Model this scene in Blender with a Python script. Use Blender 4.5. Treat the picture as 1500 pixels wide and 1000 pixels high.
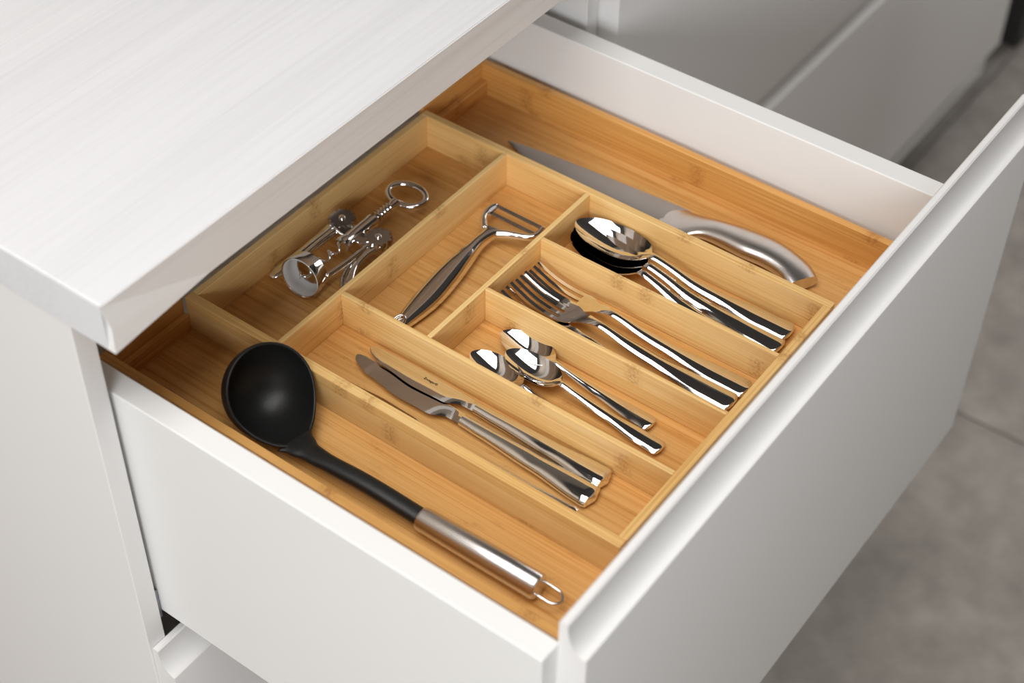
import bpy, bmesh, math, random
from mathutils import Vector, Matrix
random.seed(7)
for o in list(bpy.data.objects):
    bpy.data.objects.remove(o)
scene = bpy.context.scene
COL = scene.collection

# ------------------------------------------------------------------ camera
cam_d = bpy.data.cameras.new('camera')
cam = bpy.data.objects.new('camera', cam_d)
COL.objects.link(cam)
R = Vector((0.5957, -0.8032, 0.0096)); Fw = Vector((0.5722, 0.4159, -0.7068)).normalized()
U = R.cross(Fw).normalized(); R = Fw.cross(U).normalized()
M = Matrix((( R.x, U.x, -Fw.x), (R.y, U.y, -Fw.y), (R.z, U.z, -Fw.z))).to_4x4()
M.translation = Vector((-0.5817, -0.3320, 1.5847))
cam.matrix_world = M
cam_d.sensor_width = 36.0
cam_d.lens = 58.83
cam_d.clip_start = 0.02
cam_d.dof.use_dof = True
cam_d.dof.focus_distance = 1.225
cam_d.dof.aperture_fstop = 4.8
scene.camera = cam

# ------------------------------------------------------------------ world and lights
world = bpy.data.worlds.new('world')
scene.world = world
world.use_nodes = True
wbg = world.node_tree.nodes['Background']
wbg.inputs[0].default_value = (0.95, 0.97, 1.0, 1)
wbg.inputs[1].default_value = 0.22

def area(name, loc, target, sx, sy, power, col=(1, 1, 1)):
    d = bpy.data.lights.new(name, 'AREA'); d.shape = 'RECTANGLE'
    d.size = sx; d.size_y = sy; d.energy = power; d.color = col
    o = bpy.data.objects.new(name, d); COL.objects.link(o)
    o.location = loc
    o.rotation_euler = (Vector(target) - Vector(loc)).to_track_quat('-Z', 'Y').to_euler()
    return o
area('ceiling_light_panel', (-0.60, 0.10, 2.56), (-0.60, 0.10, 0.0), 1.7, 1.2, 30, (1.0, 0.985, 0.965))
area('window_daylight', (-2.60, -0.95, 1.70), (0.1, -0.1, 0.75), 1.7, 1.3, 80, (0.93, 0.968, 1.0))
area('far_window_daylight', (3.05, -0.2, 1.65), (0.3, 0.1, 0.9), 1.2, 1.1, 16, (0.97, 0.98, 1.0))
scene.view_settings.view_transform = 'Standard'
scene.view_settings.look = 'None'
scene.view_settings.exposure = 0.10
scene.view_settings.gamma = 1.0
scene.view_settings.use_curve_mapping = False

# ------------------------------------------------------------------ materials
def new_mat(name):
    m = bpy.data.materials.new(name); m.use_nodes = True
    nt = m.node_tree
    return m, nt, nt.nodes['Principled BSDF']
def N(nt, t, **kw):
    n = nt.nodes.new(t)
    for k, v in kw.items():
        if k == 'inp':
            for a, b in v.items(): n.inputs[a].default_value = b
        else: setattr(n, k, v)
    return n
def ramp(nt, stops, interp='LINEAR'):
    r = nt.nodes.new('ShaderNodeValToRGB'); r.color_ramp.interpolation = interp
    e = r.color_ramp.elements
    while len(e) < len(stops): e.new(0.5)
    for el, (p, c) in zip(e, stops):
        el.position = p; el.color = (c[0], c[1], c[2], 1)
    return r
def srgb(r, g, b):
    f = lambda c: (c/255)/12.92 if c/255 <= 0.04045 else ((c/255+0.055)/1.055)**2.4
    return (f(r), f(g), f(b))
def simple(name, col, rough=0.4, metal=0.0, noise=0.0, scale=60, bump=0.0, spec=0.5):
    m, nt, b = new_mat(name)
    b.inputs['Roughness'].default_value = rough
    b.inputs['Metallic'].default_value = metal
    b.inputs['Specular IOR Level'].default_value = spec
    tc = N(nt, 'ShaderNodeTexCoord')
    no = N(nt, 'ShaderNodeTexNoise', inp={'Scale': scale, 'Detail': 4.0})
    nt.links.new(tc.outputs['Object'], no.inputs['Vector'])
    k = 1 - noise
    rp = ramp(nt, [(0.3, tuple(c*k for c in col)), (0.7, col)])
    nt.links.new(no.outputs['Fac'], rp.inputs[0])
    nt.links.new(rp.outputs[0], b.inputs['Base Color'])
    if bump:
        bp = N(nt, 'ShaderNodeBump', inp={'Strength': bump, 'Distance': 0.001})
        nt.links.new(no.outputs['Fac'], bp.inputs['Height'])
        nt.links.new(bp.outputs[0], b.inputs['Normal'])
    return m

def bamboo(name, axis, light, mid, dark, strip=0.016, stripamt=0.5, rough=0.42, fib=620, knot=0.5):
    """bamboo lamellas running along axis ('X' or 'Y'); colour and fine fibre only"""
    m, nt, b = new_mat(name)
    L = nt.links.new
    tc = N(nt, 'ShaderNodeTexCoord')
    sep = N(nt, 'ShaderNodeSeparateXYZ'); L(tc.outputs['Object'], sep.inputs[0])
    long_, cross = ('X', 'Y') if axis == 'X' else ('Y', 'X')
    # across coordinate mixes the horizontal cross axis and z so that both floors and walls show strips
    add = N(nt, 'ShaderNodeMath', operation='ADD'); L(sep.outputs[cross], add.inputs[0]); L(sep.outputs['Z'], add.inputs[1])
    # strip index
    di = N(nt, 'ShaderNodeMath', operation='DIVIDE'); L(add.outputs[0], di.inputs[0]); di.inputs[1].default_value = strip
    fl = N(nt, 'ShaderNodeMath', operation='FLOOR'); L(di.outputs[0], fl.inputs[0])
    # vector for fibres
    cmb = N(nt, 'ShaderNodeCombineXYZ')
    ml = N(nt, 'ShaderNodeMath', operation='MULTIPLY'); L(sep.outputs[long_], ml.inputs[0]); ml.inputs[1].default_value = 7.0
    mc = N(nt, 'ShaderNodeMath', operation='MULTIPLY'); L(add.outputs[0], mc.inputs[0]); mc.inputs[1].default_value = fib
    L(ml.outputs[0], cmb.inputs[0]); L(mc.outputs[0], cmb.inputs[1]); L(fl.outputs[0], cmb.inputs[2])
    fibre = N(nt, 'ShaderNodeTexNoise', inp={'Scale': 1.0, 'Detail': 3.0, 'Roughness': 0.55}); L(cmb.outputs[0], fibre.inputs['Vector'])
    # per strip tone
    wn = N(nt, 'ShaderNodeTexWhiteNoise', noise_dimensions='1D'); L(fl.outputs[0], wn.inputs['W'])
    # broad tone
    broad = N(nt, 'ShaderNodeTexNoise', inp={'Scale': 7.0, 'Detail': 2.0}); L(tc.outputs['Object'], broad.inputs['Vector'])
    a1 = N(nt, 'ShaderNodeMath', operation='MULTIPLY_ADD'); L(wn.outputs['Value'], a1.inputs[0]); a1.inputs[1].default_value = stripamt; a1.inputs[2].default_value = 0.13-stripamt*0.5
    a2 = N(nt, 'ShaderNodeMath', operation='MULTIPLY_ADD'); L(fibre.outputs['Fac'], a2.inputs[0]); a2.inputs[1].default_value = 1.15; L(a1.outputs[0], a2.inputs[2])
    a3 = N(nt, 'ShaderNodeMath', operation='MULTIPLY_ADD'); L(broad.outputs['Fac'], a3.inputs[0]); a3.inputs[1].default_value = 0.3; L(a2.outputs[0], a3.inputs[2])
    rp = ramp(nt, [(0.38, dark), (0.68, mid), (1.0, light)]); L(a3.outputs[0], rp.inputs[0])
    # culm nodes: short darker speckled patches, one here and there per strip
    kl = N(nt, 'ShaderNodeMath', operation='MULTIPLY'); L(sep.outputs[long_], kl.inputs[0]); kl.inputs[1].default_value = 5.5
    ks = N(nt, 'ShaderNodeMath', operation='MULTIPLY_ADD'); L(fl.outputs[0], ks.inputs[0]); ks.inputs[1].default_value = 7.31; L(kl.outputs[0], ks.inputs[2])
    wob = N(nt, 'ShaderNodeMath', operation='MULTIPLY_ADD'); L(fibre.outputs['Fac'], wob.inputs[0]); wob.inputs[1].default_value = 0.05; L(ks.outputs[0], wob.inputs[2])
    vo = N(nt, 'ShaderNodeTexVoronoi', voronoi_dimensions='1D', feature='F1', inp={'Scale': 1.0}); L(wob.outputs[0], vo.inputs['W'])
    kr = ramp(nt, [(0.012, (1, 1, 1)), (0.05, (0, 0, 0))]); L(vo.outputs['Distance'], kr.inputs[0])
    sp = N(nt, 'ShaderNodeTexNoise', inp={'Scale': 420.0, 'Detail': 2.0}); L(tc.outputs['Object'], sp.inputs['Vector'])
    spr = ramp(nt, [(0.40, (0.22, 0.22, 0.22)), (0.62, (1, 1, 1))]); L(sp.outputs['Fac'], spr.inputs[0])
    km = N(nt, 'ShaderNodeMath', operation='MULTIPLY'); L(kr.outputs[0], km.inputs[0]); L(spr.outputs[0], km.inputs[1])
    km2 = N(nt, 'ShaderNodeMath', operation='MULTIPLY'); L(km.outputs[0], km2.inputs[0]); km2.inputs[1].default_value = knot
    mix = N(nt, 'ShaderNodeMix', data_type='RGBA'); L(km2.outputs[0], mix.inputs[0]); L(rp.outputs[0], mix.inputs[6])
    mix.inputs[7].default_value = (dark[0]*0.62, dark[1]*0.5, dark[2]*0.4, 1)
    L(mix.outputs[2], b.inputs['Base Color'])
    b.inputs['Roughness'].default_value = rough
    bp = N(nt, 'ShaderNodeBump', inp={'Strength': 0.12, 'Distance': 0.0005}); L(fibre.outputs['Fac'], bp.inputs['Height']); L(bp.outputs[0], b.inputs['Normal'])
    return m

WL, WM, WD = srgb(241, 204, 140), srgb(230, 184, 114), srgb(206, 151, 80)
FL, FM, FD = srgb(222, 172, 106), srgb(206, 150, 82), srgb(180, 118, 56)
MAT = {}
MAT['bam_y'] = bamboo('bamboo_wall_lengthwise', 'Y', WL, WM, WD, 0.019, 0.35)
MAT['bam_x'] = bamboo('bamboo_wall_crosswise', 'X', WL, WM, WD, 0.019, 0.35)
MAT['bam_floor'] = bamboo('bamboo_floor', 'Y', FL, FM, FD, 0.0030, 0.26, 0.36, 760, 0.22)
MAT['bam_ext'] = bamboo('bamboo_amber_wall', 'Y', srgb(226, 172, 100), srgb(210, 150, 78), srgb(186, 122, 54), 0.021, 0.35)
MAT['bam_ext_x'] = bamboo('bamboo_amber_wall_crosswise', 'X', srgb(226, 172, 100), srgb(210, 150, 78), srgb(186, 122, 54), 0.021, 0.35)
MAT['white'] = simple('white_lacquer', srgb(237, 235, 233), 0.52, noise=0.01, scale=8)
MAT['white_side'] = simple('white_drawer_side', srgb(238, 237, 235), 0.45, noise=0.01, scale=8)
MAT['chrome'] = simple('polished_steel', (0.86, 0.85, 0.84), 0.05, 1.0, noise=0.02, scale=200)
MAT['chrome_worn'] = simple('polished_steel_smudged', (0.84, 0.83, 0.82), 0.09, 1.0, noise=0.06, scale=300)
MAT['satin'] = simple('brushed_steel', (0.74, 0.71, 0.69), 0.27, 1.0, noise=0.05, scale=120)
MAT['satin_dark'] = simple('satin_blade_steel', (0.46, 0.43, 0.41), 0.26, 1.0, noise=0.05, scale=90)
MAT['black'] = simple('black_nylon', (0.012, 0.012, 0.012), 0.42, noise=0.2, scale=500, bump=0.08)
MAT['frost'] = simple('frosted_plastic', (0.62, 0.61, 0.60), 0.35, noise=0.05)
MAT['runner'] = simple('grey_zinc', (0.30, 0.31, 0.33), 0.35, 0.9, noise=0.05)
MAT['plinth'] = simple('dark_plinth', (0.05, 0.047, 0.042), 0.6, noise=0.1)
MAT['charcoal'] = simple('charcoal_panel', (0.035, 0.034, 0.033), 0.5, noise=0.1)
MAT['grout'] = simple('grey_grout', srgb(120, 112, 104), 0.85, noise=0.1, scale=80)
MAT['ink'] = simple('dark_etching', (0.05, 0.03, 0.025), 0.6)

def concrete():
    m, nt, b = new_mat('concrete_tile'); L = nt.links.new
    tc = N(nt, 'ShaderNodeTexCoord')
    n1 = N(nt, 'ShaderNodeTexNoise', inp={'Scale': 5.0, 'Detail': 6.0, 'Roughness': 0.62}); L(tc.outputs['Object'], n1.inputs['Vector'])
    n2 = N(nt, 'ShaderNodeTexNoise', inp={'Scale': 26.0, 'Detail': 5.0}); L(tc.outputs['Object'], n2.inputs['Vector'])
    a = N(nt, 'ShaderNodeMath', operation='MULTIPLY_ADD'); L(n2.outputs['Fac'], a.inputs[0]); a.inputs[1].default_value = 0.35; L(n1.outputs['Fac'], a.inputs[2])
    rp = ramp(nt, [(0.45, srgb(134, 126, 118)), (0.68, srgb(160, 152, 143)), (0.88, srgb(182, 175, 166))]); L(a.outputs[0], rp.inputs[0])
    L(rp.outputs[0], b.inputs['Base Color']); b.inputs['Roughness'].default_value = 0.5
    bp = N(nt, 'ShaderNodeBump', inp={'Strength': 0.1, 'Distance': 0.002}); L(n2.outputs['Fac'], bp.inputs['Height']); L(bp.outputs[0], b.inputs['Normal'])
    return m
MAT['concrete'] = concrete()

def white_wood(name, lo, hi):
    m, nt, b = new_mat(name); L = nt.links.new
    tc = N(nt, 'ShaderNodeTexCoord')
    mp = N(nt, 'ShaderNodeMapping'); L(tc.outputs['Object'], mp.inputs[0]); mp.inputs['Scale'].default_value = (5.0, 300.0, 300.0)
    n1 = N(nt, 'ShaderNodeTexNoise', inp={'Scale': 1.0, 'Detail': 4.0, 'Distortion': 0.4}); L(mp.outputs[0], n1.inputs['Vector'])
    mp2 = N(nt, 'ShaderNodeMapping'); L(tc.outputs['Object'], mp2.inputs[0]); mp2.inputs['Scale'].default_value = (2.0, 22.0, 22.0)
    n2 = N(nt, 'ShaderNodeTexNoise', inp={'Scale': 1.0, 'Detail': 4.0, 'Distortion': 0.8}); L(mp2.outputs[0], n2.inputs['Vector'])
    a = N(nt, 'ShaderNodeMath', operation='MULTIPLY_ADD'); L(n1.outputs['Fac'], a.inputs[0]); a.inputs[1].default_value = 0.5
    a.inputs[2].default_value = 0.0
    a2 = N(nt, 'ShaderNodeMath', operation='MULTIPLY_ADD'); L(n2.outputs['Fac'], a2.inputs[0]); a2.inputs[1].default_value = 0.6; L(a.outputs[0], a2.inputs[2])
    rp = ramp(nt, [(0.38, lo), (0.62, hi)]); L(a2.outputs[0], rp.inputs[0])
    # small knots
    mp3 = N(nt, 'ShaderNodeMapping'); L(tc.outputs['Object'], mp3.inputs[0]); mp3.inputs['Scale'].default_value = (4.2, 8.5, 1.0); mp3.inputs['Location'].default_value = (0.35, 0.2, 0)
    vo = N(nt, 'ShaderNodeTexVoronoi', feature='F1', inp={'Scale': 1.0}); L(mp3.outputs[0], vo.inputs['Vector'])
    kr = ramp(nt, [(0.015, (1, 1, 1)), (0.05, (0, 0, 0))]); L(vo.outputs['Distance'], kr.inputs[0])
    km = N(nt, 'ShaderNodeMath', operation='MULTIPLY'); L(kr.outputs[0], km.inputs[0]); km.inputs[1].default_value = 0.45
    mix = N(nt, 'ShaderNodeMix', data_type='RGBA'); L(km.outputs[0], mix.inputs[0]); L(rp.outputs[0], mix.inputs[6]); mix.inputs[7].default_value = (*srgb(176, 168, 160), 1)
    L(mix.outputs[2], b.inputs['Base Color'])
    b.inputs['Roughness'].default_value = 0.5
    bp = N(nt, 'ShaderNodeBump', inp={'Strength': 0.25, 'Distance': 0.0006}); L(n1.outputs['Fac'], bp.inputs['Height']); L(bp.outputs[0], b.inputs['Normal'])
    return m
MAT['counter'] = white_wood('white_limed_wood', srgb(220, 220, 222), srgb(228, 228, 230))
MAT['edge'] = white_wood('white_edge_band', srgb(226, 221, 217), srgb(238, 235, 232))

# ------------------------------------------------------------------ mesh helpers
def link(name, me, mat, parent=None, smooth=False):
    o = bpy.data.objects.new(name, me); COL.objects.link(o)
    if mat is not None: me.materials.append(MAT[mat])
    if smooth:
        for p in me.polygons: p.use_smooth = True
    if parent is not None: o.parent = parent
    return o
def tag(o, label, cat, group=None):
    o['label'] = label; o['category'] = cat
    if group: o['group'] = group
    return o
def empty(name, loc=(0, 0, 0)):
    o = bpy.data.objects.new(name, None); COL.objects.link(o); o.location = loc; o.empty_display_size = 0.05
    return o
def thing(name, label, cat, group=None):
    return tag(empty(name), label, cat, group)
def structure(o):
    o['kind'] = 'structure'; return o
def from_bm(name, bm, mat, parent=None, smooth=False):
    bmesh.ops.recalc_face_normals(bm, faces=bm.faces[:])
    me = bpy.data.meshes.new(name); bm.to_mesh(me); bm.free()
    return link(name, me, mat, parent, smooth)
def bm_box(bm, x0, x1, y0, y1, z0, z1, bev=0.0):
    r = bmesh.ops.create_cube(bm, size=1)
    for v in r['verts']:
        v.co = Vector(((x0+x1)/2 + v.co.x*(x1-x0), (y0+y1)/2 + v.co.y*(y1-y0), (z0+z1)/2 + v.co.z*(z1-z0)))
    if bev:
        es = list({e for v in r['verts'] for e in v.link_edges})
        bmesh.ops.bevel(bm, geom=es, offset=bev, segments=2, affect='EDGES', profile=0.5)
def box(name, x0, x1, y0, y1, z0, z1, mat, parent=None, bev=0.001):
    bm = bmesh.new(); bm_box(bm, x0, x1, y0, y1, z0, z1, bev)
    return from_bm(name, bm, mat, parent)
def prism(name, prof, x0, x1, mat, parent=None, smooth=True):
    """profile of (y,z) points extruded along x; flat ends"""
    bm = bmesh.new()
    a = [bm.verts.new((x0, y, z)) for y, z in prof]; b = [bm.verts.new((x1, y, z)) for y, z in prof]
    n = len(prof)
    for i in range(n):
        j = (i+1) % n
        bm.faces.new((a[i], a[j], b[j], b[i]))
    bm.faces.new(a); bm.faces.new(b)
    o = from_bm(name, bm, mat, parent)
    if smooth:
        me = o.data
        for p in me.polygons: p.use_smooth = len(p.vertices) == 4
        me.set_sharp_from_angle(angle=math.radians(40))
    return o
def rings(bm, rs, cap=True, closed=False):
    vs = [[bm.verts.new(p) for p in r] for r in rs]
    n = len(vs[0]); m = len(vs)
    for i in range(m if closed else m-1):
        A, B = vs[i], vs[(i+1) % m]
        for j in range(n):
            k = (j+1) % n
            bm.faces.new((A[j], A[k], B[k], B[j]))
    if cap and not closed:
        bm.faces.new(vs[0]); bm.faces.new(vs[-1])
    return vs
def tube_rings(path, rad, n=12, closed=False):
    pts = [Vector(p) for p in path]; out = []
    rad = rad if isinstance(rad, (list, tuple)) else [rad]*len(pts)
    up = None
    for i, p in enumerate(pts):
        if closed: t = pts[(i+1) % len(pts)] - pts[i-1]
        else: t = pts[min(i+1, len(pts)-1)] - pts[max(i-1, 0)]
        t.normalize()
        if up is None:
            up = Vector((0, 0, 1)) if abs(t.z) < 0.9 else Vector((1, 0, 0))
        s = t.cross(up).normalized(); u = s.cross(t).normalized(); up = u
        out.append([p + (s*math.cos(a) + u*math.sin(a))*rad[i] for a in [2*math.pi*k/n for k in range(n)]])
    return out
def tube(bm, path, rad, n=12, closed=False):
    rings(bm, tube_rings(path, rad, n, closed), True, closed)
def frame(axis):
    """orthonormal frame with third column along axis"""
    w = Vector(axis).normalized()
    u = w.cross(Vector((0, 0, 1)))
    if u.length < 1e-4: u = Vector((1, 0, 0))
    u.normalize(); v = w.cross(u)
    return u, v, w
def lathe(bm, c, axis, prof, n=32):
    """prof of (r, h) about axis from c; cap where r>0 at ends"""
    u, v, w = frame(axis); c = Vector(c)
    rs = [[c + w*h + (u*math.cos(a) + v*math.sin(a))*r for a in [2*math.pi*k/n for k in range(n)]] for r, h in prof]
    rings(bm, rs, True)
def sellipse(c, ex, ez, hx, hz, n=20, p=2.6):
    out = []
    for k in range(n):
        a = 2*math.pi*k/n; ca, sa = math.cos(a), math.sin(a)
        out.append(c + ex*(hx*math.copysign(abs(ca)**(2/p), ca)) + ez*(hz*math.copysign(abs(sa)**(2/p), sa)))
    return out
def interp(tab, t):
    if t <= tab[0][0]: return tab[0][1]
    for (a, x), (b, y) in zip(tab, tab[1:]):
        if t <= b:
            s = (t-a)/(b-a); s = s*s*(3-2*s); return x + (y-x)*s
    return tab[-1][1]
def lin(tab, t):
    if t <= tab[0][0]: return tab[0][1]
    for (a, x), (b, y) in zip(tab, tab[1:]):
        if t <= b: return x + (y-x)*(t-a)/(b-a)
    return tab[-1][1]
def csp(tab, t):
    if t <= tab[0][0]: return tab[0][1]
    for i in range(len(tab)-1):
        (a, x), (b, y) = tab[i], tab[i+1]
        if t <= b:
            h = b-a; s = (t-a)/h
            m0 = (y-tab[i-1][1])/(b-tab[i-1][0]) if i > 0 else (y-x)/h
            m1 = (tab[i+2][1]-x)/(tab[i+2][0]-a) if i+2 < len(tab) else (y-x)/h
            return (2*s**3-3*s*s+1)*x + (s**3-2*s*s+s)*h*m0 + (-2*s**3+3*s*s)*y + (s**3-s*s)*h*m1
    return tab[-1][1]
def crom(pts, per=8):
    P = [Vector(p) for p in pts]; out = []
    for i in range(len(P)-1):
        p0 = P[max(i-1, 0)]; p1 = P[i]; p2 = P[i+1]; p3 = P[min(i+2, len(P)-1)]
        for k in range(per):
            t = k/per
            out.append(0.5*((2*p1) + (p2-p0)*t + (2*p0-5*p1+4*p2-p3)*t*t + (-p0+3*p1-3*p2+p3)*t**3))
    out.append(P[-1]); return out
def place(root, p_end, p_tip, roll=0.0):
    """put a thing built along local +Y (handle end at origin) between two world points"""
    a, b = Vector(p_end), Vector(p_tip)
    y = (b-a).normalized(); x = y.cross(Vector((0, 0, 1))).normalized(); z = x.cross(y)
    m = Matrix(((x.x, y.x, z.x), (x.y, y.y, z.y), (x.z, y.z, z.z))).to_4x4() @ Matrix.Rotation(roll, 4, 'Y')
    m.translation = a
    root.matrix_world = m

# ------------------------------------------------------------------ dimensions (metres)
ZR = 0.732; ZF = 0.6995           # tray rim and tray floor
YK = 0.318                         # carcass front plane
CT0, CT1 = 0.8635, 0.8997          # worktop underside and top

# ------------------------------------------------------------------ room shell
MAT['wall'] = simple('grey_wall_paint', (0.31, 0.255, 0.20), 0.8, noise=0.04, scale=3)
MAT['ceil'] = simple('dark_ceiling_paint', (0.085, 0.08, 0.078), 0.8, noise=0.04, scale=3)
structure(box('wall_back', -2.72, 3.22, 0.905, 1.0, -0.03, 2.7, 'wall', None, 0))
structure(box('wall_left', -2.8, -2.7, -3.3, 1.0, -0.03, 2.7, 'wall', None, 0))
structure(box('wall_right', 3.2, 3.3, -3.3, 1.0, -0.03, 2.7, 'wall', None, 0))
structure(box('wall_front', -2.72, 3.22, -3.3, -3.2, -0.03, 2.7, 'wall', None, 0))
structure(box('ceiling', -2.8, 3.3, -3.3, 1.0, 2.6, 2.7, 'ceil', None, 0))
# ------------------------------------------------------------------ floor
fl = structure(box('floor', -2.8, 3.3, -3.3, 1.0, -0.03, -0.004, 'grout', None, 0))
T = 1.25
tile_mesh = None
for ix in range(-3, 2):
    for iy in range(-3, 1):
        x0 = 0.946 + ix*T; y0 = 0.345 + iy*T
        if tile_mesh is None:
            t = box('tile', 0.002, T-0.002, 0.002, T-0.002, -0.004, 0.0, 'concrete', fl, 0.001); tile_mesh = t.data
        else:
            t = bpy.data.objects.new('tile', tile_mesh); COL.objects.link(t); t.parent = fl
        t.location = (x0, y0, 0)

# ------------------------------------------------------------------ cabinet fronts with scooped grip edge
def front_profile(yb, zt, zb, th=0.0199, drop=0.0244, lip=0.0062):
    yf = yb - th
    p = [(yb, zb), (yb, zt-0.0012), (yb-0.0012, zt), (yb-lip+0.0012, zt), (yb-lip, zt-0.0012)]
    y1 = yb-lip; z1 = zt-0.003; y2 = yf+0.0018; z2 = zt-drop
    for k in range(1, 13):
        a = k/12*math.pi/2
        p.append((y1 + (y2-y1)*(1-math.cos(a)), z1 - (z1-z2)*math.sin(a)))
    p += [(yf+0.0006, z2-0.0005), (yf, z2-0.0018), (yf, zb+0.001), (yf+0.001, zb)]
    return p
def drawer_front(name, x0, x1, yb, zt, zb, parent):
    return prism(name, front_profile(yb, zt, zb), x0, x1, 'white', parent)

# ------------------------------------------------------------------ main cabinet
cab = thing('base_cabinet', 'white base cabinet with its top drawer pulled open over a cutlery tray', 'cabinet')
box('side_panel', -0.150, -0.1335, YK, 0.885, 0.10, CT0, 'white', cab, 0.0008)
box('side_panel', 0.4135, 0.4297, YK, 0.885, 0.10, CT0, 'white', cab, 0.0008)
box('back_panel', -0.1335, 0.4135, 0.872, 0.885, 0.10, CT0, 'white', cab, 0)
box('bottom_panel', -0.1335, 0.4135, YK+0.001, 0.872, 0.10, 0.118, 'white', cab, 0)
box('top_rail', -0.1335, 0.4135, YK+0.03, YK+0.12, CT0-0.018, CT0, 'white', cab, 0)
box('plinth', -0.150, 0.4297, YK+0.045, YK+0.063, 0.0, 0.10, 'plinth', cab, 0)
# upper drawer (open)
dr = box('drawer', -0.1118, 0.3809, -0.0272, 0.44, 0.6800, 0.6948, 'white_side', cab, 0)
dr['label'] = 'open white drawer box with raised sides and wide scooped front'
box('drawer_side', -0.1287, -0.1116, -0.0272, 0.44, 0.5422, 0.7821, 'white_side', dr, 0.0009)
box('drawer_side', 0.3807, 0.3993, -0.0272, 0.44, 0.5422, 0.7821, 'white_side', dr, 0.0009)
box('drawer_back', -0.1116, 0.3807, 0.424, 0.44, 0.6948, 0.7821, 'white_side', dr, 0.0009)
f1 = drawer_front('drawer_front', -0.1132, 0.5090, -0.0272, 0.8046, 0.4310, dr)
box('drawer_runner', -0.1332, -0.1290, 0.3215, 0.44, 0.535, 0.568, 'runner', dr, 0.0005)
box('drawer_runner', 0.3996, 0.4132, 0.3215, 0.44, 0.535, 0.568, 'runner', dr, 0.0005)
# lower drawer (closed)
dl = box('drawer', -0.1118, 0.3950, YK+0.001, 0.80, 0.20, 0.215, 'white_side', cab, 0)
drawer_front('drawer_front', -0.1480, 0.4275, YK-0.0002, 0.5185, 0.1719, dl)
box('drawer_side', -0.1287, -0.1118, YK+0.001, 0.80, 0.19, 0.40, 'white_side', dl, 0)
box('drawer_side', 0.3950, 0.4110, YK+0.001, 0.80, 0.19, 0.40, 'white_side', dl, 0)

# ------------------------------------------------------------------ neighbouring cabinet
nb = thing('base_cabinet', 'white base cabinet with closed drawers beside the open drawer cabinet', 'cabinet')
box('side_panel', 0.4313, 0.4475, YK, 0.885, 0.10, CT0, 'white', nb, 0.0008)
box('side_panel', 1.4850, 1.5030, YK, 0.885, 0.10, CT0, 'white', nb, 0.0008)
box('back_panel', 0.4475, 1.4850, 0.872, 0.885, 0.10, CT0, 'white', nb, 0)
box('bottom_panel', 0.4475, 1.4850, YK+0.001, 0.872, 0.10, 0.118, 'white', nb, 0)
box('plinth', 0.4313, 1.5030, YK+0.045, YK+0.063, 0.0, 0.10, 'plinth', nb, 0)
drawer_front('drawer_front', 0.4315, 1.4845, YK-0.0002, 0.8480, 0.5240, nb)
drawer_front('drawer_front', 0.4315, 1.4845, YK-0.0002, 0.5185, 0.1719, nb)
tag(box('upright_panel', 1.740, 1.800, 0.347, 0.90, 0.0, 0.8630, 'charcoal', None, 0.002),
    'dark charcoal upright panel standing past the far end of the white cabinets', 'panel')

# ------------------------------------------------------------------ worktop
wt = thing('worktop', 'pale limed wood worktop with a thick square edge over the white cabinets', 'worktop')
XW, YW = -0.1508, 0.2823
box('slab', XW+0.0008, 1.60, YW+0.0008, 0.90, CT0, CT1, 'counter', wt, 0.0012)
# edge bands: the front one is creased and lifted at its end corner
def band():
    bm = bmesh.new()
    t = 0.0008
    # outline on the front face: fold triangle at the corner (x from XW to XW+0.085)
    xf = XW + 0.088
    P = {'ct': (XW, YW, CT1-0.001), 'cb': (XW, YW-0.0060, CT0), 'cm': (XW+0.003, YW-0.0032, CT0+0.018), 'fb': (xf, YW, CT0), 'rt': (1.60, YW, CT1-0.001), 'rb': (1.60, YW, CT0), 'ft': (xf, YW, CT1-0.001)}
    v = {k: bm.verts.new(p) for k, p in P.items()}
    bm.faces.new((v['ct'], v['cm'], v['fb'])); bm.faces.new((v['cm'], v['cb'], v['fb']))
    bm.faces.new((v['ct'], v['fb'], v['ft'])); bm.faces.new((v['ft'], v['fb'], v['rb'], v['rt']))
    r = bmesh.ops.extrude_face_region(bm, geom=bm.faces[:])
    for g in r['geom']:
        if isinstance(g, bmesh.types.BMVert): g.co.y = YW + t
    return bm
from_bm('edge_band', band(), 'edge', wt)
box('edge_band', XW, XW+0.0008, YW, 0.90, CT0, CT1-0.0008, 'counter', wt, 0)

# ------------------------------------------------------------------ bamboo cutlery tray
tray = thing('cutlery_tray', 'expanding bamboo cutlery tray with dividers lying in the open drawer', 'tray')
def board(name, x0, x1, y0, y1, z0, z1, mat, bev=0.0007):
    return box(name, x0, x1, y0, y1, z0, z1, mat, tray, bev)
ZB = ZF - 0.0045
board('floor_board', 0.0, 0.2855, 0.003, 0.3904, ZB, ZF, 'bam_floor', 0)
board('outer_wall', 0.0, 0.0078, 0.003, 0.3904, ZF, ZR, 'bam_y')
board('outer_wall', 0.2787, 0.2855, 0.003, 0.3904, ZF, ZR, 'bam_y')
board('outer_wall', 0.0078, 0.2787, 0.0028, 0.0092, ZF, ZR-0.0002, 'bam_x')
board('outer_wall', 0.0078, 0.2787, 0.3844, 0.3904, ZF, ZR-0.0002, 'bam_x')
board('divider', 0.0078, 0.2787, 0.3012, 0.3053, ZF, ZR-0.0003, 'bam_x')
board('divider', 0.0768, 0.2787, 0.2188, 0.2229, ZF, ZR-0.0003, 'bam_x')
board('divider', 0.0725, 0.0768, 0.0092, 0.3012, ZF, ZR-0.0004, 'bam_y')
board('divider', 0.1408, 0.1446, 0.0092, 0.2188, ZF, ZR-0.0004, 'bam_y')
board('divider', 0.2115, 0.2152, 0.0092, 0.2188, ZF, ZR-0.0004, 'bam_y')
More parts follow.
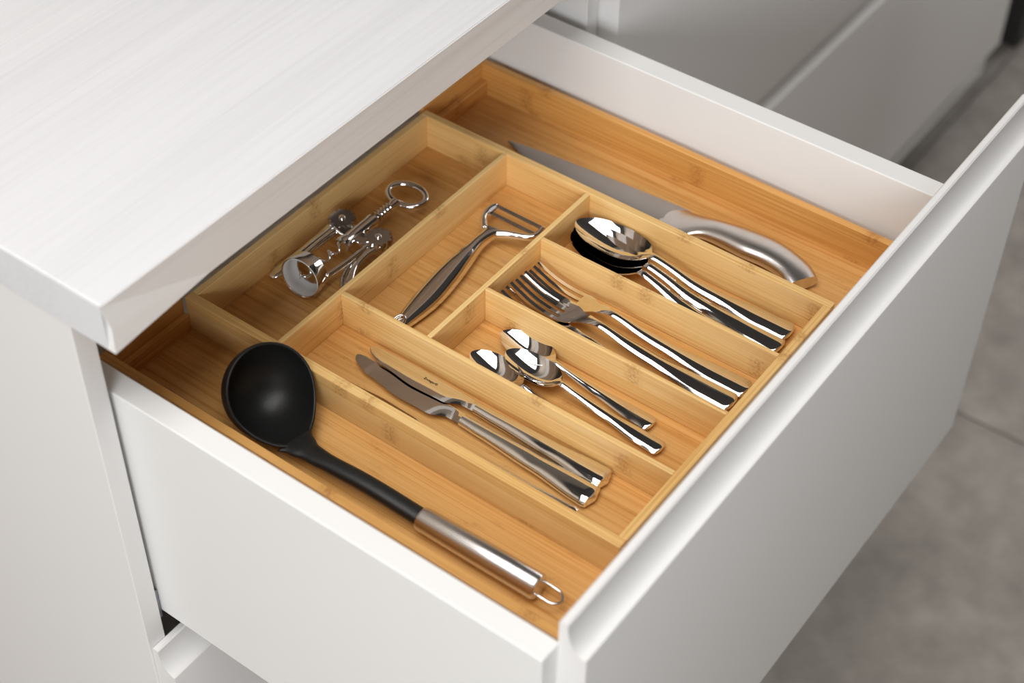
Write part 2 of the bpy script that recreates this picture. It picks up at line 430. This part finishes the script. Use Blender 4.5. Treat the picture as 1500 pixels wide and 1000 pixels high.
# sliding wings
for (xa, xb, xo0, xo1) in ((-0.0742, 0.0, -0.0810, -0.0742), (0.2855, 0.3672, 0.3672, 0.3736)):
    board('wing_floor', min(xa, xo0), max(xb, xo1), -0.0245, 0.3965, ZB+0.0002, ZF+0.0003, 'bam_floor', 0)
    board('wing_wall', xo0, xo1, -0.0245, 0.3965, ZF, ZR, 'bam_ext')
    board('wing_wall', xa, xb, -0.0245, -0.0190, ZF, ZR-0.001, 'bam_ext_x')
    board('wing_wall', xa, xb, 0.3935, 0.3985, ZF, ZR, 'bam_ext_x')
    board('wing_rail', xa, xb, 0.3880, 0.3933, ZF, ZF+0.0155, 'bam_ext_x')

# ------------------------------------------------------------------ cutlery: spoon and fork meshes
def strip_mesh(name, L, wt_, zt_, dt_, th_, split, mat, root, names, n=72, cols=14, slots=None):
    """one-piece cutlery: stations along y, columns across; dt>0 dishes, dt<0 crowns. Split into two part meshes at station y=split*L"""
    def pt(s, u, top):
        w = wt_(s); d = dt_(s); z = zt_(s)
        zz = z - d*(1-u*u)
        if not top: zz -= th_(s)*(0.25+0.75*math.sqrt(max(0, 1-u*u*0.98)))
        return (w*u, s*L, zz)
    st = [0.5-0.5*math.cos(math.pi*i/n) for i in range(n+1)]
    if slots:
        st = [i/n for i in range(n+1)]
        st = sorted(set([0.0, 0.002, 0.006, 0.012, 0.988, 0.994, 0.998, 1.0] + st + [slots[0]]))
    # snap one station to the split
    k = min(range(len(st)), key=lambda i: abs(st[i]-split)); st[k] = split
    us = [-1+2*j/cols for j in range(cols+1)] if not slots else slots[1]
    for part, (a, b) in zip(names, ((0, k), (k, len(st)-1))):
        bm = bmesh.new()
        grid = {}
        def V(i, j, top):
            key = (i, j, top)
            if key not in grid: grid[key] = bm.verts.new(pt(st[i], us[j], top))
            return grid[key]
        def solid(i, j):
            if not (a <= i < b and 0 <= j < len(us)-1): return False
            if slots and st[i] >= slots[0]-1e-9 and j in slots[2]: return False
            return True
        for i in range(a, b):
            for j in range(len(us)-1):
                if not solid(i, j): continue
                bm.faces.new((V(i, j, 1), V(i, j+1, 1), V(i+1, j+1, 1), V(i+1, j, 1)))
                bm.faces.new((V(i, j, 0), V(i+1, j, 0), V(i+1, j+1, 0), V(i, j+1, 0)))
                if not solid(i, j-1): bm.faces.new((V(i, j, 1), V(i+1, j, 1), V(i+1, j, 0), V(i, j, 0)))
                if not solid(i, j+1): bm.faces.new((V(i, j+1, 1), V(i, j+1, 0), V(i+1, j+1, 0), V(i+1, j+1, 1)))
                if not solid(i-1, j) : bm.faces.new((V(i, j, 1), V(i, j, 0), V(i, j+1, 0), V(i, j+1, 1)))
                if not solid(i+1, j): bm.faces.new((V(i+1, j, 1), V(i+1, j+1, 1), V(i+1, j+1, 0), V(i+1, j, 0)))
        bmesh.ops.remove_doubles(bm, verts=bm.verts[:], dist=1e-6)
        o = from_bm(part, bm, mat, root, True)
        o.data.set_sharp_from_angle(angle=math.radians(50))

def endround(s, r, p=2.6):
    """0..1 width factor close to the handle end"""
    if s >= r: return 1.0
    return max(0.0, 1-(1-s/r)**p)**(1/p)

def make_spoon(root, L, hw_end, hw_neck, hw_bowl, depth, arch, zbowl):
    def w(s):
        base = interp([(0, hw_end), (0.12, hw_end*0.93), (0.36, hw_end*0.55), (0.60, hw_neck)], s) if s < 0.60 else hw_neck
        if s > 0.645:
            t = (s-0.645)/0.355
            q = max(0.0, 1-abs(2*t-1)**2.3)**0.56 * (1.0-0.16*(t-0.45))
            if t > 0.999: q = 0.02
            base = max(hw_neck*(1-min(1, t*4)), hw_bowl*q)
        return max(0.0004, base*endround(s, 0.030))
    def z(s): return csp([(0, 0.0052), (0.2, 0.0052), (0.42, 0.0068), (0.56, arch*0.86), (0.64, arch), (0.74, zbowl+0.0004), (0.87, zbowl), (1.0, zbowl+0.0004)], s)
    def d(s):
        if s < 0.64: return -interp([(0, hw_end*0.25), (0.3, hw_end*0.20), (0.64, 0.0011)], s)
        t = (s-0.64)/0.36
        return -0.0011*(1-min(1, t*6)) + depth*max(0.0, math.sin(math.pi*min(1, t**0.9)))**0.85
    def th(s): return lin([(0, 0.0028), (0.5, 0.0024), (0.66, 0.0022), (0.72, 0.0014), (1, 0.0012)], s)
    strip_mesh('spoon', L, w, z, d, th, 0.645, 'chrome', root, ('handle', 'bowl'), 150, 26)

def make_fork(root, L):
    hw = 0.0106
    us = []
    tw, gw = 0.275, 0.3            # tine and gap widths in u (4 tines, 3 gaps)
    u = -1.0; slotcols = set()
    for t in range(4):
        us += [u, u+tw/3, u+2*tw/3]
        u += tw
        if t < 3:
            slotcols.add(len(us)); us.append(u); u += gw
    us.append(1.0)
    def w(s):
        base = interp([(0, 0.0096), (0.12, 0.0090), (0.38, 0.0052), (0.62, 0.0031)], s)
        if s > 0.62: base = interp([(0.62, 0.0031), (0.68, 0.0052), (0.75, hw), (0.80, hw*1.02), (1.0, hw*0.93)], s)
        return max(0.0004, base*endround(s, 0.026))
    def z(s): return csp([(0, 0.0052), (0.25, 0.0052), (0.48, 0.0085), (0.62, 0.0125), (0.72, 0.0082), (0.80, 0.0058), (0.9, 0.0082), (1.0, 0.0160)], s)
    def d(s): return csp([(0, -0.0024), (0.3, -0.0018), (0.6, -0.001), (0.70, 0.0002), (0.8, 0.0004), (1, 0.0)], s)
    def th(s): return lin([(0, 0.0028), (0.6, 0.0024), (0.8, 0.0018), (1, 0.0011)], s)
    strip_mesh('fork', L, w, z, d, th, 0.66, 'chrome', root, ('handle', 'tines'), 120, 10, (0.775, us, slotcols))

GS = 'tablespoons nested in the bamboo tray'
for (e, t, za, zb, lab) in (
    ((0.2632, 0.0238), (0.2582, 0.2158), 0.0010, 0.0070, 'polished tablespoon lying on top of the other tablespoons'),
    ((0.2462, 0.0226), (0.2552, 0.2158), 0.0, 0.0034, 'polished tablespoon nested under the top tablespoon, handle alongside it'),
    ((0.2292, 0.0240), (0.2528, 0.2150), 0.0, 0.0, 'lowest tablespoon, its handle mostly hidden against the forks divider')):
    r = thing('tablespoon', lab, 'spoon', GS)
    make_spoon(r, 0.194, 0.0102, 0.0034, 0.0178, 0.0098, 0.0145, 0.0122)
    place(r, (*e, ZF+za), (*t, ZF+zb))
GT = 'teaspoons in the bamboo tray'
for (e, t, za, zb, lab) in (
    ((0.1236, 0.0565), (0.1312, 0.1960), 0.0, 0.0, 'small teaspoon lying alone beside the forks divider'),
    ((0.1082, 0.0390), (0.1132, 0.1775), 0.0, 0.0052, 'small teaspoon with its bowl resting over another teaspoon bowl'),
    ((0.0858, 0.0620), (0.1010, 0.1990), 0.0, 0.0, 'small teaspoon half hidden under the bowl of another teaspoon')):
    r = thing('teaspoon', lab, 'spoon', GT)
    make_spoon(r, 0.1395, 0.0072, 0.0024, 0.0132, 0.0070, 0.0100, 0.0090)
    place(r, (*e, ZF+za), (*t, ZF+zb))
GF = 'dinner forks overlapping in the bamboo tray'
for (e, t, za, zb, lab) in (
    ((0.1936, 0.0195), (0.1922, 0.2130), 0.0, 0.0035, 'polished fork lying closest to the tablespoons divider'),
    ((0.1748, 0.0205), (0.1762, 0.2140), 0.0015, 0.0052, 'polished fork resting between two other forks'),
    ((0.1562, 0.0240), (0.1625, 0.2130), 0.0, 0.0018, 'polished fork mostly hidden behind the teaspoons divider')):
    r = thing('dinner_fork', lab, 'fork', GF)
    make_fork(r, 0.1935)
    place(r, (*e, ZF+za), (*t, ZF+zb))

# ------------------------------------------------------------------ dinner knives
def make_dinner_knife(root, L, lettering=False):
    ez = Vector((0, 0, 1)); ex = Vector((1, 0, 0))
    # handle: y 0 .. 0.54L, solid, flared at the end
    hl = 0.535*L
    bm = bmesh.new(); rs = []
    for i in range(41):
        s = i/40
        hw = interp([(0, 0.0106), (0.10, 0.0102), (0.45, 0.0072), (0.85, 0.0052), (1.0, 0.0046)], s)
        hz = interp([(0, 0.0050), (0.5, 0.0046), (1.0, 0.0036)], s)
        k = endround(s, 0.05, 2.4)
        rs.append(sellipse(Vector((0, s*hl, 0.0052)), ex, ez, max(0.0006, hw*k), max(0.0006, hz*(0.35+0.65*k)), 32, 2.25))
    rings(bm, rs); h = from_bm('handle', bm, 'chrome', root, True); h.data.set_sharp_from_angle(angle=math.radians(45))
    # blade: y 0.54L .. L; straight spine at +x, bellied edge at -x
    bl = L - hl
    bm = bmesh.new(); rs = []
    for i in range(61):
        s = 1-(1-i/60)**1.5
        xr = interp([(0, 0.0042), (0.10, 0.0052), (0.55, 0.0064), (1.0, 0.0050)], s)
        xl = interp([(0, -0.0042), (0.09, -0.0046), (0.24, -0.0105), (0.5, -0.0116), (0.8, -0.0085), (1.0, -0.0030)], s)
        th = interp([(0, 0.0030), (0.08, 0.0014), (0.3, 0.0008), (1.0, 0.0005)], s)
        if s > 0.93:
            q = math.sqrt(max(0, 1-((s-0.93)/0.07)**2)); c = xr*0.6 + xl*0.4
            xr = c + (xr-c)*max(0.04, q); xl = c + (xl-c)*max(0.04, q)
        y = hl + s*bl
        rs.append([Vector((xl, y, 0.0052)), Vector((xl*0.55+xr*0.45, y, 0.0052+th)), Vector((xr, y, 0.0052+th*0.8)), Vector((xr, y, 0.0052-th*0.8)), Vector((xl*0.55+xr*0.45, y, 0.0052-th))])
    rings(bm, rs); b = from_bm('blade', bm, 'chrome', root, True); b.data.set_sharp_from_angle(angle=math.radians(30))
    if lettering:
        cu = bpy.data.curves.new('lettering', 'FONT'); cu.body = 'Zwieger\u00ae'; cu.size = 0.0030; cu.align_x = 'CENTER'; cu.extrude = 0.00003
        to = bpy.data.objects.new('tmp', cu); COL.objects.link(to)
        bpy.context.view_layer.update()
        me = bpy.data.meshes.new_from_object(to.evaluated_get(bpy.context.evaluated_depsgraph_get()))
        bpy.data.objects.remove(to)
        for v in me.vertices:   # text runs from the tip towards the handle
            x, y = v.co.x, v.co.y
            v.co = Vector((y - 0.0006, hl + bl*0.42 - x, 0.0052 + 0.00092 + v.co.z))
        t = link('etched_lettering', me, 'ink', root)
        t['label'] = 'tiny dark maker lettering etched on the blade'
GK = 'dinner knives in the bamboo tray'
for (e, t, roll, let, lab) in (
    ((0.0606, 0.0520, 0.0), (0.0598, 0.2640, 0.0018), math.radians(4), True, 'dinner knife lying flat beside the divider, lettering on its blade'),
    ((0.0428, 0.0500, 0.0), (0.0487, 0.2690, 0.0), 0.0, False, 'dinner knife lying flat between two other dinner knives'),
    ((0.0112, 0.0450, 0.0108), (0.0112, 0.2590, 0.0120), math.radians(86), False, 'dinner knife standing on edge against the ladle compartment wall')):
    r = thing('dinner_knife', lab, 'knife', GK)
    make_dinner_knife(r, 0.2125 if let else 0.2190, let)
    place(r, (e[0], e[1], ZF+e[2]), (t[0], t[1], ZF+t[2]), roll)

# ------------------------------------------------------------------ chef knife
ck = thing('chef_knife', 'large chef knife with a curved all-steel handle lying in the side wing', 'knife')
bm = bmesh.new(); rs = []
sp = [(0.158, 0.3352, 0.2905), (0.172, 0.3352, 0.2902), (0.215, 0.3332, 0.2925), (0.260, 0.3312, 0.2990), (0.300, 0.3285, 0.3100), (0.322, 0.3258, 0.3185), (0.333, 0.3240, 0.3234)]
def tabx(i, y): return lin([(p[0], p[i]) for p in sp], y)
for k in range(31):
    y = 0.158 + (0.333-0.158)*k/30
    a, b = tabx(1, y), tabx(2, y); t = 0.0013*(1-0.7*k/30)
    zc = ZF + 0.0060 - 0.0030*k/30
    rs.append([Vector((b, y, zc)), Vector((b*0.45+a*0.55, y, zc+t)), Vector((a, y, zc+t)), Vector((a, y, zc-t)), Vector((b*0.45+a*0.55, y, zc-t))])
rings(bm, rs); o = from_bm('blade', bm, 'satin_dark', ck, True); o.data.set_sharp_from_angle(angle=math.radians(30))
edges = [((0.3350, 0.1760), (0.2905, 0.1700), 0.0060, 0.0012), ((0.3343, 0.1650), (0.2930, 0.1590), 0.0061, 0.0022), ((0.3336, 0.1560), (0.3040, 0.1475), 0.0068, 0.0040), ((0.3345, 0.1400), (0.3125, 0.1365), 0.0082, 0.0068), ((0.3358, 0.1276), (0.3138, 0.1200), 0.0092, 0.0086),
         ((0.3389, 0.1047), (0.3122, 0.0985), 0.0100, 0.0096), ((0.3398, 0.0804), (0.3130, 0.0796), 0.0102, 0.0098), ((0.3357, 0.0596), (0.3108, 0.0640), 0.0098, 0.0094), ((0.3305, 0.0455), (0.3060, 0.0545), 0.0092, 0.0086), ((0.3235, 0.0360), (0.3030, 0.0490), 0.0086, 0.0075)]
Ls = crom([(*e[0], e[2]) for e in edges], 5); Rs = crom([(*e[1], e[3]) for e in edges], 5)
bm = bmesh.new(); rs = []
for a, b in zip(Ls, Rs):
    zc = ZF + a.z; hz = b.z
    A = Vector((a.x, a.y, zc)); B = Vector((b.x, b.y, zc))
    ex = (A-B).normalized()
    rs.append(sellipse((A+B)/2, ex, Vector((0, 0, 1)), (A-B).length*0.52, hz*0.74, 28, 2.7))
rings(bm, rs); o = from_bm('handle', bm, 'satin', ck, True); o.data.set_sharp_from_angle(angle=math.radians(60))

# ------------------------------------------------------------------ peeler
pe = thing('vegetable_peeler', 'chrome wide-headed vegetable peeler with a slim handle', 'peeler')
ed = [((0.0865, 0.2650), (0.0865, 0.2610), 0.0050, 0.0015), ((0.0948, 0.2678), (0.0950, 0.2575), 0.0055, 0.0042), ((0.1256, 0.2724), (0.1261, 0.2540), 0.0075, 0.0065), ((0.1580, 0.2740), (0.1546, 0.2560), 0.0095, 0.0080),
      ((0.1809, 0.2722), (0.1780, 0.2598), 0.0108, 0.0075), ((0.1969, 0.2722), (0.1975, 0.2634), 0.0115, 0.0058), ((0.2090, 0.2728), (0.2110, 0.2620), 0.0120, 0.0044), ((0.2150, 0.2765), (0.2175, 0.2570), 0.0122, 0.0034)]
Ls = crom([(*e[0], e[2]) for e in ed], 6); Rs = crom([(*e[1], e[3]) for e in ed], 6)
bm = bmesh.new(); rs = []
for a, b in zip(Ls, Rs):
    A = Vector((a.x, a.y, ZF+a.z)); B = Vector((b.x, b.y, ZF+a.z)); ex = (A-B).normalized()
    rs.append(sellipse((A+B)/2, ex, Vector((0, 0, 1)), max(0.0008, (A-B).length*0.56), max(0.001, b.z), 28, 2.5))
rings(bm, rs); hd = from_bm('handle', bm, 'chrome', pe, True)
bm = bmesh.new(); lathe(bm, (0.1790, 0.2660, ZF+0.0163), (-0.05, -0.02, 1), [(0.0050, 0), (0.0050, 0.0010), (0.0044, 0.0015), (0.0004, 0.0016)], 24)
for v in bm.verts: v.co.x = 0.18 + (v.co.x-0.18)*1.35
o = from_bm('thumb_inlay', bm, 'satin', hd, True); o.data.set_sharp_from_angle(angle=math.radians(40))
bm = bmesh.new(); tube(bm, crom([(0.0830, 0.2655, ZF+0.0075), (0.0890, 0.2676, ZF+0.0095), (0.0960, 0.2664, ZF+0.0112), (0.0985, 0.2630, ZF+0.0114), (0.0955, 0.2598, ZF+0.0105), (0.0880, 0.2590, ZF+0.0085)], 6), 0.0011, 8)
from_bm('hanging_loop', bm, 'chrome', hd, True)
for s, pts in ((1, [(0.2130, 0.2735, 0.0122), (0.2175, 0.2782, 0.0126), (0.2240, 0.2828, 0.0132), (0.2310, 0.2845, 0.0138), (0.2375, 0.2838, 0.0142), (0.2405, 0.2815, 0.0144)]),
               (-1, [(0.2140, 0.2630, 0.0122), (0.2185, 0.2560, 0.0124), (0.2215, 0.2480, 0.0128), (0.2250, 0.2395, 0.0134), (0.2310, 0.2352, 0.0140), (0.2400, 0.2362, 0.0144)])):
    bm = bmesh.new(); c = crom([(x, y, ZF+z) for x, y, z in pts], 6); n = len(c)
    tube(bm, c, [0.0036 - 0.0016*i/(n-1) for i in range(n)], 12)
    from_bm('yoke_arm', bm, 'chrome', pe, True)
bl = box('blade', 0.2372, 0.2408, 0.2368, 0.2812, ZF+0.0143, ZF+0.0152, 'satin_dark', pe, 0.0002)
box('blade_strip', 0.2288, 0.2322, 0.2378, 0.2805, ZF+0.0132, ZF+0.0141, 'satin_dark', bl, 0.0002)
for y in (0.2372, 0.2808):
    bm = bmesh.new(); bm_box(bm, 0.2288, 0.2408, y-0.0008, y+0.0008, ZF+0.0134, ZF+0.0149, 0.0002)
    from_bm('blade_bridge', bm, 'satin_dark', bl)
bm = bmesh.new(); bm_box(bm, 0.2300, 0.2385, 0.2806, 0.2838, ZF+0.0105, ZF+0.0158, 0.0010); from_bm('pivot_guard', bm, 'frost', pe)

# ------------------------------------------------------------------ corkscrew
co = thing('winged_corkscrew', 'chrome winged corkscrew with ring handle lying under the worktop edge', 'corkscrew')
ax = Vector((1.0, 0.0, -0.02)).normalized(); side = Vector((0, 1, 0))
A0 = Vector((0.0850, 0.3470, ZF+0.0186))      # centre of the cup
def on(d, s=0.0, z=0.0): return A0 + ax*d + side*s + Vector((0, 0, z))
# cup (open ring sleeve), white inside, flared rim
bm = bmesh.new()
def open_ring(bm, c, axis, prof, n=40):
    u, v, w = frame(axis); c = Vector(c)
    vs = [[bm.verts.new(c + w*h + (u*math.cos(a) + v*math.sin(a))*r) for a in [2*math.pi*k/n for k in range(n)]] for r, h in prof]
    for i in range(len(vs)):
        A, B = vs[i], vs[(i+1) % len(vs)]
        for k in range(n):
            j = (k+1) % n; bm.faces.new((A[k], A[j], B[j], B[k]))
cup_ax = Vector((1.0, 0.10, -0.12)).normalized()
open_ring(bm, on(-0.008), cup_ax, [(0.0172, 0.0), (0.0176, 0.0008), (0.0172, 0.006), (0.0160, 0.0135), (0.0150, 0.0145), (0.0122, 0.0146), (0.0122, 0.0138), (0.0146, 0.0134), (0.0158, 0.006), (0.0163, 0.0006)])
cup = from_bm('bottle_cup', bm, 'chrome', co, True); cup.data.set_sharp_from_angle(angle=math.radians(35))
bm = bmesh.new()
open_ring(bm, on(-0.0076), cup_ax, [(0.0162, 0.0), (0.0157, 0.006), (0.0145, 0.0128), (0.0124, 0.0132), (0.0124, 0.0126), (0.0139, 0.0122), (0.0151, 0.006), (0.0156, 0.0)])
from_bm('cup_liner', bm, 'frost', cup, True)
# frame rods from the cup to the collar
for s in (-1, 1):
    bm = bmesh.new(); tube(bm, crom([on(0.006, s*0.0145), on(0.024, s*0.0160), on(0.048, s*0.0165), on(0.060, s*0.0150)], 5), 0.0021, 10)
    from_bm('frame_rod', bm, 'chrome', co, True)
# collar block that carries the two pivots
bm = bmesh.new(); lathe(bm, on(0.040), ax, [(0.0052, 0), (0.0066, 0.001), (0.0066, 0.006), (0.0055, 0.008), (0.0055, 0.034), (0.0060, 0.035), (0.0060, 0.038), (0.0048, 0.039)], 28)
cl = from_bm('sleeve', bm, 'chrome', co, True); cl.data.set_sharp_from_angle(angle=math.radians(35))
bm = bmesh.new()
rs = [sellipse(on(0.056, s*0.0185), ax, Vector((0, 0, 1)), 0.0045 if abs(s) == 1 else 0.0066, 0.0030, 16, 3) for s in (-1, -0.5, 0, 0.5, 1)]
rings(bm, rs); o = from_bm('crossbar', bm, 'chrome', co, True); o.data.set_sharp_from_angle(angle=math.radians(40))
# levers with gear teeth
for s in (1, -1):
    c = on(0.063, s*0.0185, 0.0005)
    lv_end = Vector((0.0740, 0.3755, ZF+0.0070)) if s == 1 else Vector((0.0985, 0.3225, ZF+0.0045))
    bm = bmesh.new()
    # gear disc outline with teeth
    ring = []
    nt_ = 14
    for k in range(nt_*4):
        a = 2*math.pi*k/(nt_*4); rr = 0.0112 if (k % 4) < 2 else 0.0092
        ring.append((rr*math.cos(a), rr*math.sin(a)))
    top = [bm.verts.new(c + Vector((x, y, 0.0030))) for x, y in ring]; bot = [bm.verts.new(c + Vector((x, y, -0.0030))) for x, y in ring]
    for k in range(len(ring)):
        j = (k+1) % len(ring); bm.faces.new((top[k], top[j], bot[j], bot[k]))
    bm.faces.new(top); bm.faces.new(bot)
    gear = from_bm('gear', bm, 'chrome_worn', co)
    bm = bmesh.new()
    d = lv_end - c; n_ = 22; rs = []
    bow = Vector((d.y, -d.x, 0)).normalized()*(0.0045*s)
    for k in range(n_):
        t = k/(n_-1)
        p = c + d*(0.10+0.90*t) + bow*math.sin(math.pi*t)*-0.8 + Vector((0, 0, -0.0012)) + Vector((0, 0, 0.004*math.sin(math.pi*t)))
        ex = Vector((-d.y, d.x, 0)).normalized()
        wv = interp([(0, 0.0070), (0.3, 0.0056), (0.6, 0.0050), (0.85, 0.0060), (1.0, 0.0034)], t)
        rs.append(sellipse(p, ex, Vector((0, 0, 1)), wv, interp([(0, 0.0028), (0.5, 0.0026), (1, 0.0014)], t), 16, 2.4))
    rings(bm, rs); lv = from_bm('lever', bm, 'chrome_worn', co, True)
    gear.parent = lv
    bm = bmesh.new(); lathe(bm, c + Vector((0, 0, 0.0030)), (0, 0, 1), [(0.0027, 0), (0.0027, 0.0008), (0.0021, 0.0016), (0.0003, 0.0020)], 20)
    from_bm('rivet', bm, 'chrome', lv, True)
# worm
bm = bmesh.new(); pts = []
for k in range(120):
    t = k/119; a = t*2*math.pi*4.5
    rr = 0.0030*(1-max(0, (t-0.86)/0.14)*0.8)
    pts.append(on(0.040-0.050*t, rr*math.cos(a), rr*math.sin(a)))
tube(bm, pts, [0.0013*(1-max(0, (k/119-0.88)/0.12)*0.85) for k in range(120)], 8)
from_bm('worm', bm, 'chrome', co, True)
# rack shaft with ring teeth
bm = bmesh.new(); pr = [(0.0028, 0.0)]
for k in range(5):
    b0 = 0.002 + k*0.0035
    pr += [(0.0030, b0), (0.0052, b0+0.0006), (0.0052, b0+0.0014), (0.0030, b0+0.0020)]
pr += [(0.0030, 0.0205), (0.0042, 0.0225), (0.0042, 0.0265), (0.0028, 0.0275)]
lathe(bm, on(0.080), ax, pr, 24); o = from_bm('rack_shaft', bm, 'chrome', co, True); o.data.set_sharp_from_angle(angle=math.radians(35))
# ring handle
bm = bmesh.new(); pts = []
rc = on(0.1205, -0.0005, -0.001)
for k in range(44):
    a = 2*math.pi*k/44
    pts.append(rc + Vector((0.0125*math.cos(a), 0.0170*math.sin(a), 0.0)))
rs = tube_rings(pts, 0.0029, 12, True); rings(bm, rs, False, True)
from_bm('ring_handle', bm, 'chrome', co, True)

# ------------------------------------------------------------------ ladle
la = thing('soup_ladle', 'black nylon soup ladle with a brushed steel handle', 'ladle')
C = Vector((-0.0352, 0.2722, ZF+0.0366))
ax_l = (-Fw + R*0.68 + U*0.04).normalized()
r0 = 0.0343
bm = bmesh.new()
prof = []
for k in range(17):
    a = k/16*math.pi/2
    prof.append((max(0.0004, r0*math.sin(a)), -r0*0.96*math.cos(a)))
prof += [(r0, 0.0012), (r0-0.0008, 0.0020), (r0-0.0018, 0.0014)]
for k in range(16, -1, -1):
    a = k/16*math.pi/2
    prof.append((max(0.0004, (r0-0.0020)*math.sin(a)), -(r0-0.0020)*0.96*math.cos(a)))
lathe(bm, C, ax_l, prof, 48)
hd_ = Vector((-0.25, -0.97, 0.0))
dn = (hd_ - ax_l*hd_.dot(ax_l)).normalized()
for v in bm.verts:                      # drawn out into a spout towards the neck
    q = (v.co - C).dot(dn)/r0
    dep = max(0.0, 1 + (v.co - C).dot(ax_l)/(r0*0.9))
    if q > 0: v.co += (hd_*0.0135 + Vector((0, 0, 0.003)))*q**3*dep
from_bm('bowl', bm, 'black', la, True)
bm = bmesh.new(); rs = []
nk = crom([(-0.0452, 0.2435, 0.0138), (-0.0468, 0.2330, 0.0142), (-0.0478, 0.2210, 0.0146), (-0.0476, 0.2060, 0.0150), (-0.0460, 0.1740, 0.0150), (-0.0447, 0.1330, 0.0118), (-0.0446, 0.1250, 0.0114)], 6)
for i, p in enumerate(nk):
    t = i/(len(nk)-1)
    d = (nk[min(i+1, len(nk)-1)] - nk[max(i-1, 0)]).normalized(); ex = d.cross(Vector((0, 0, 1))).normalized(); ez = ex.cross(d)
    hw = interp([(0, 0.0150), (0.12, 0.0112), (0.28, 0.0078), (0.5, 0.0066), (1, 0.0068)], t)
    hz = interp([(0, 0.0022), (0.2, 0.0034), (0.6, 0.0048), (1, 0.0052)], t)
    rs.append(sellipse(Vector((p.x, p.y, ZF+p.z)), ex, ez, hw, hz, 20, 2.4))
rings(bm, rs); from_bm('neck', bm, 'black', la, True)
ha = Vector((-0.0447, 0.1320, ZF+0.0112)); hb = Vector((-0.0434, 0.0345, ZF+0.0108)); hv = hb-ha
bm = bmesh.new(); hl = hv.length
lathe(bm, ha, hv, [(0.0070, 0.0), (0.0082, 0.0008), (0.0088, 0.003), (0.0092, hl*0.5), (0.0094, hl-0.002), (0.0086, hl-0.0004), (0.0070, hl)], 36)
hs = from_bm('grip', bm, 'satin', la, True); hs.data.set_sharp_from_angle(angle=math.radians(40))
bm = bmesh.new()
tube(bm, crom([hb + Vector((-0.0058, 0.004, 0.0)), hb + Vector((-0.0058, -0.006, 0.0)), hb + Vector((-0.0050, -0.0135, -0.0005)), hb + Vector((0.0, -0.0175, -0.001)), hb + Vector((0.0050, -0.0135, -0.0005)), hb + Vector((0.0058, -0.006, 0.0)), hb + Vector((0.0058, 0.004, 0.0))], 6), 0.0012, 10)
from_bm('hanging_loop', bm, 'chrome', hs, True)
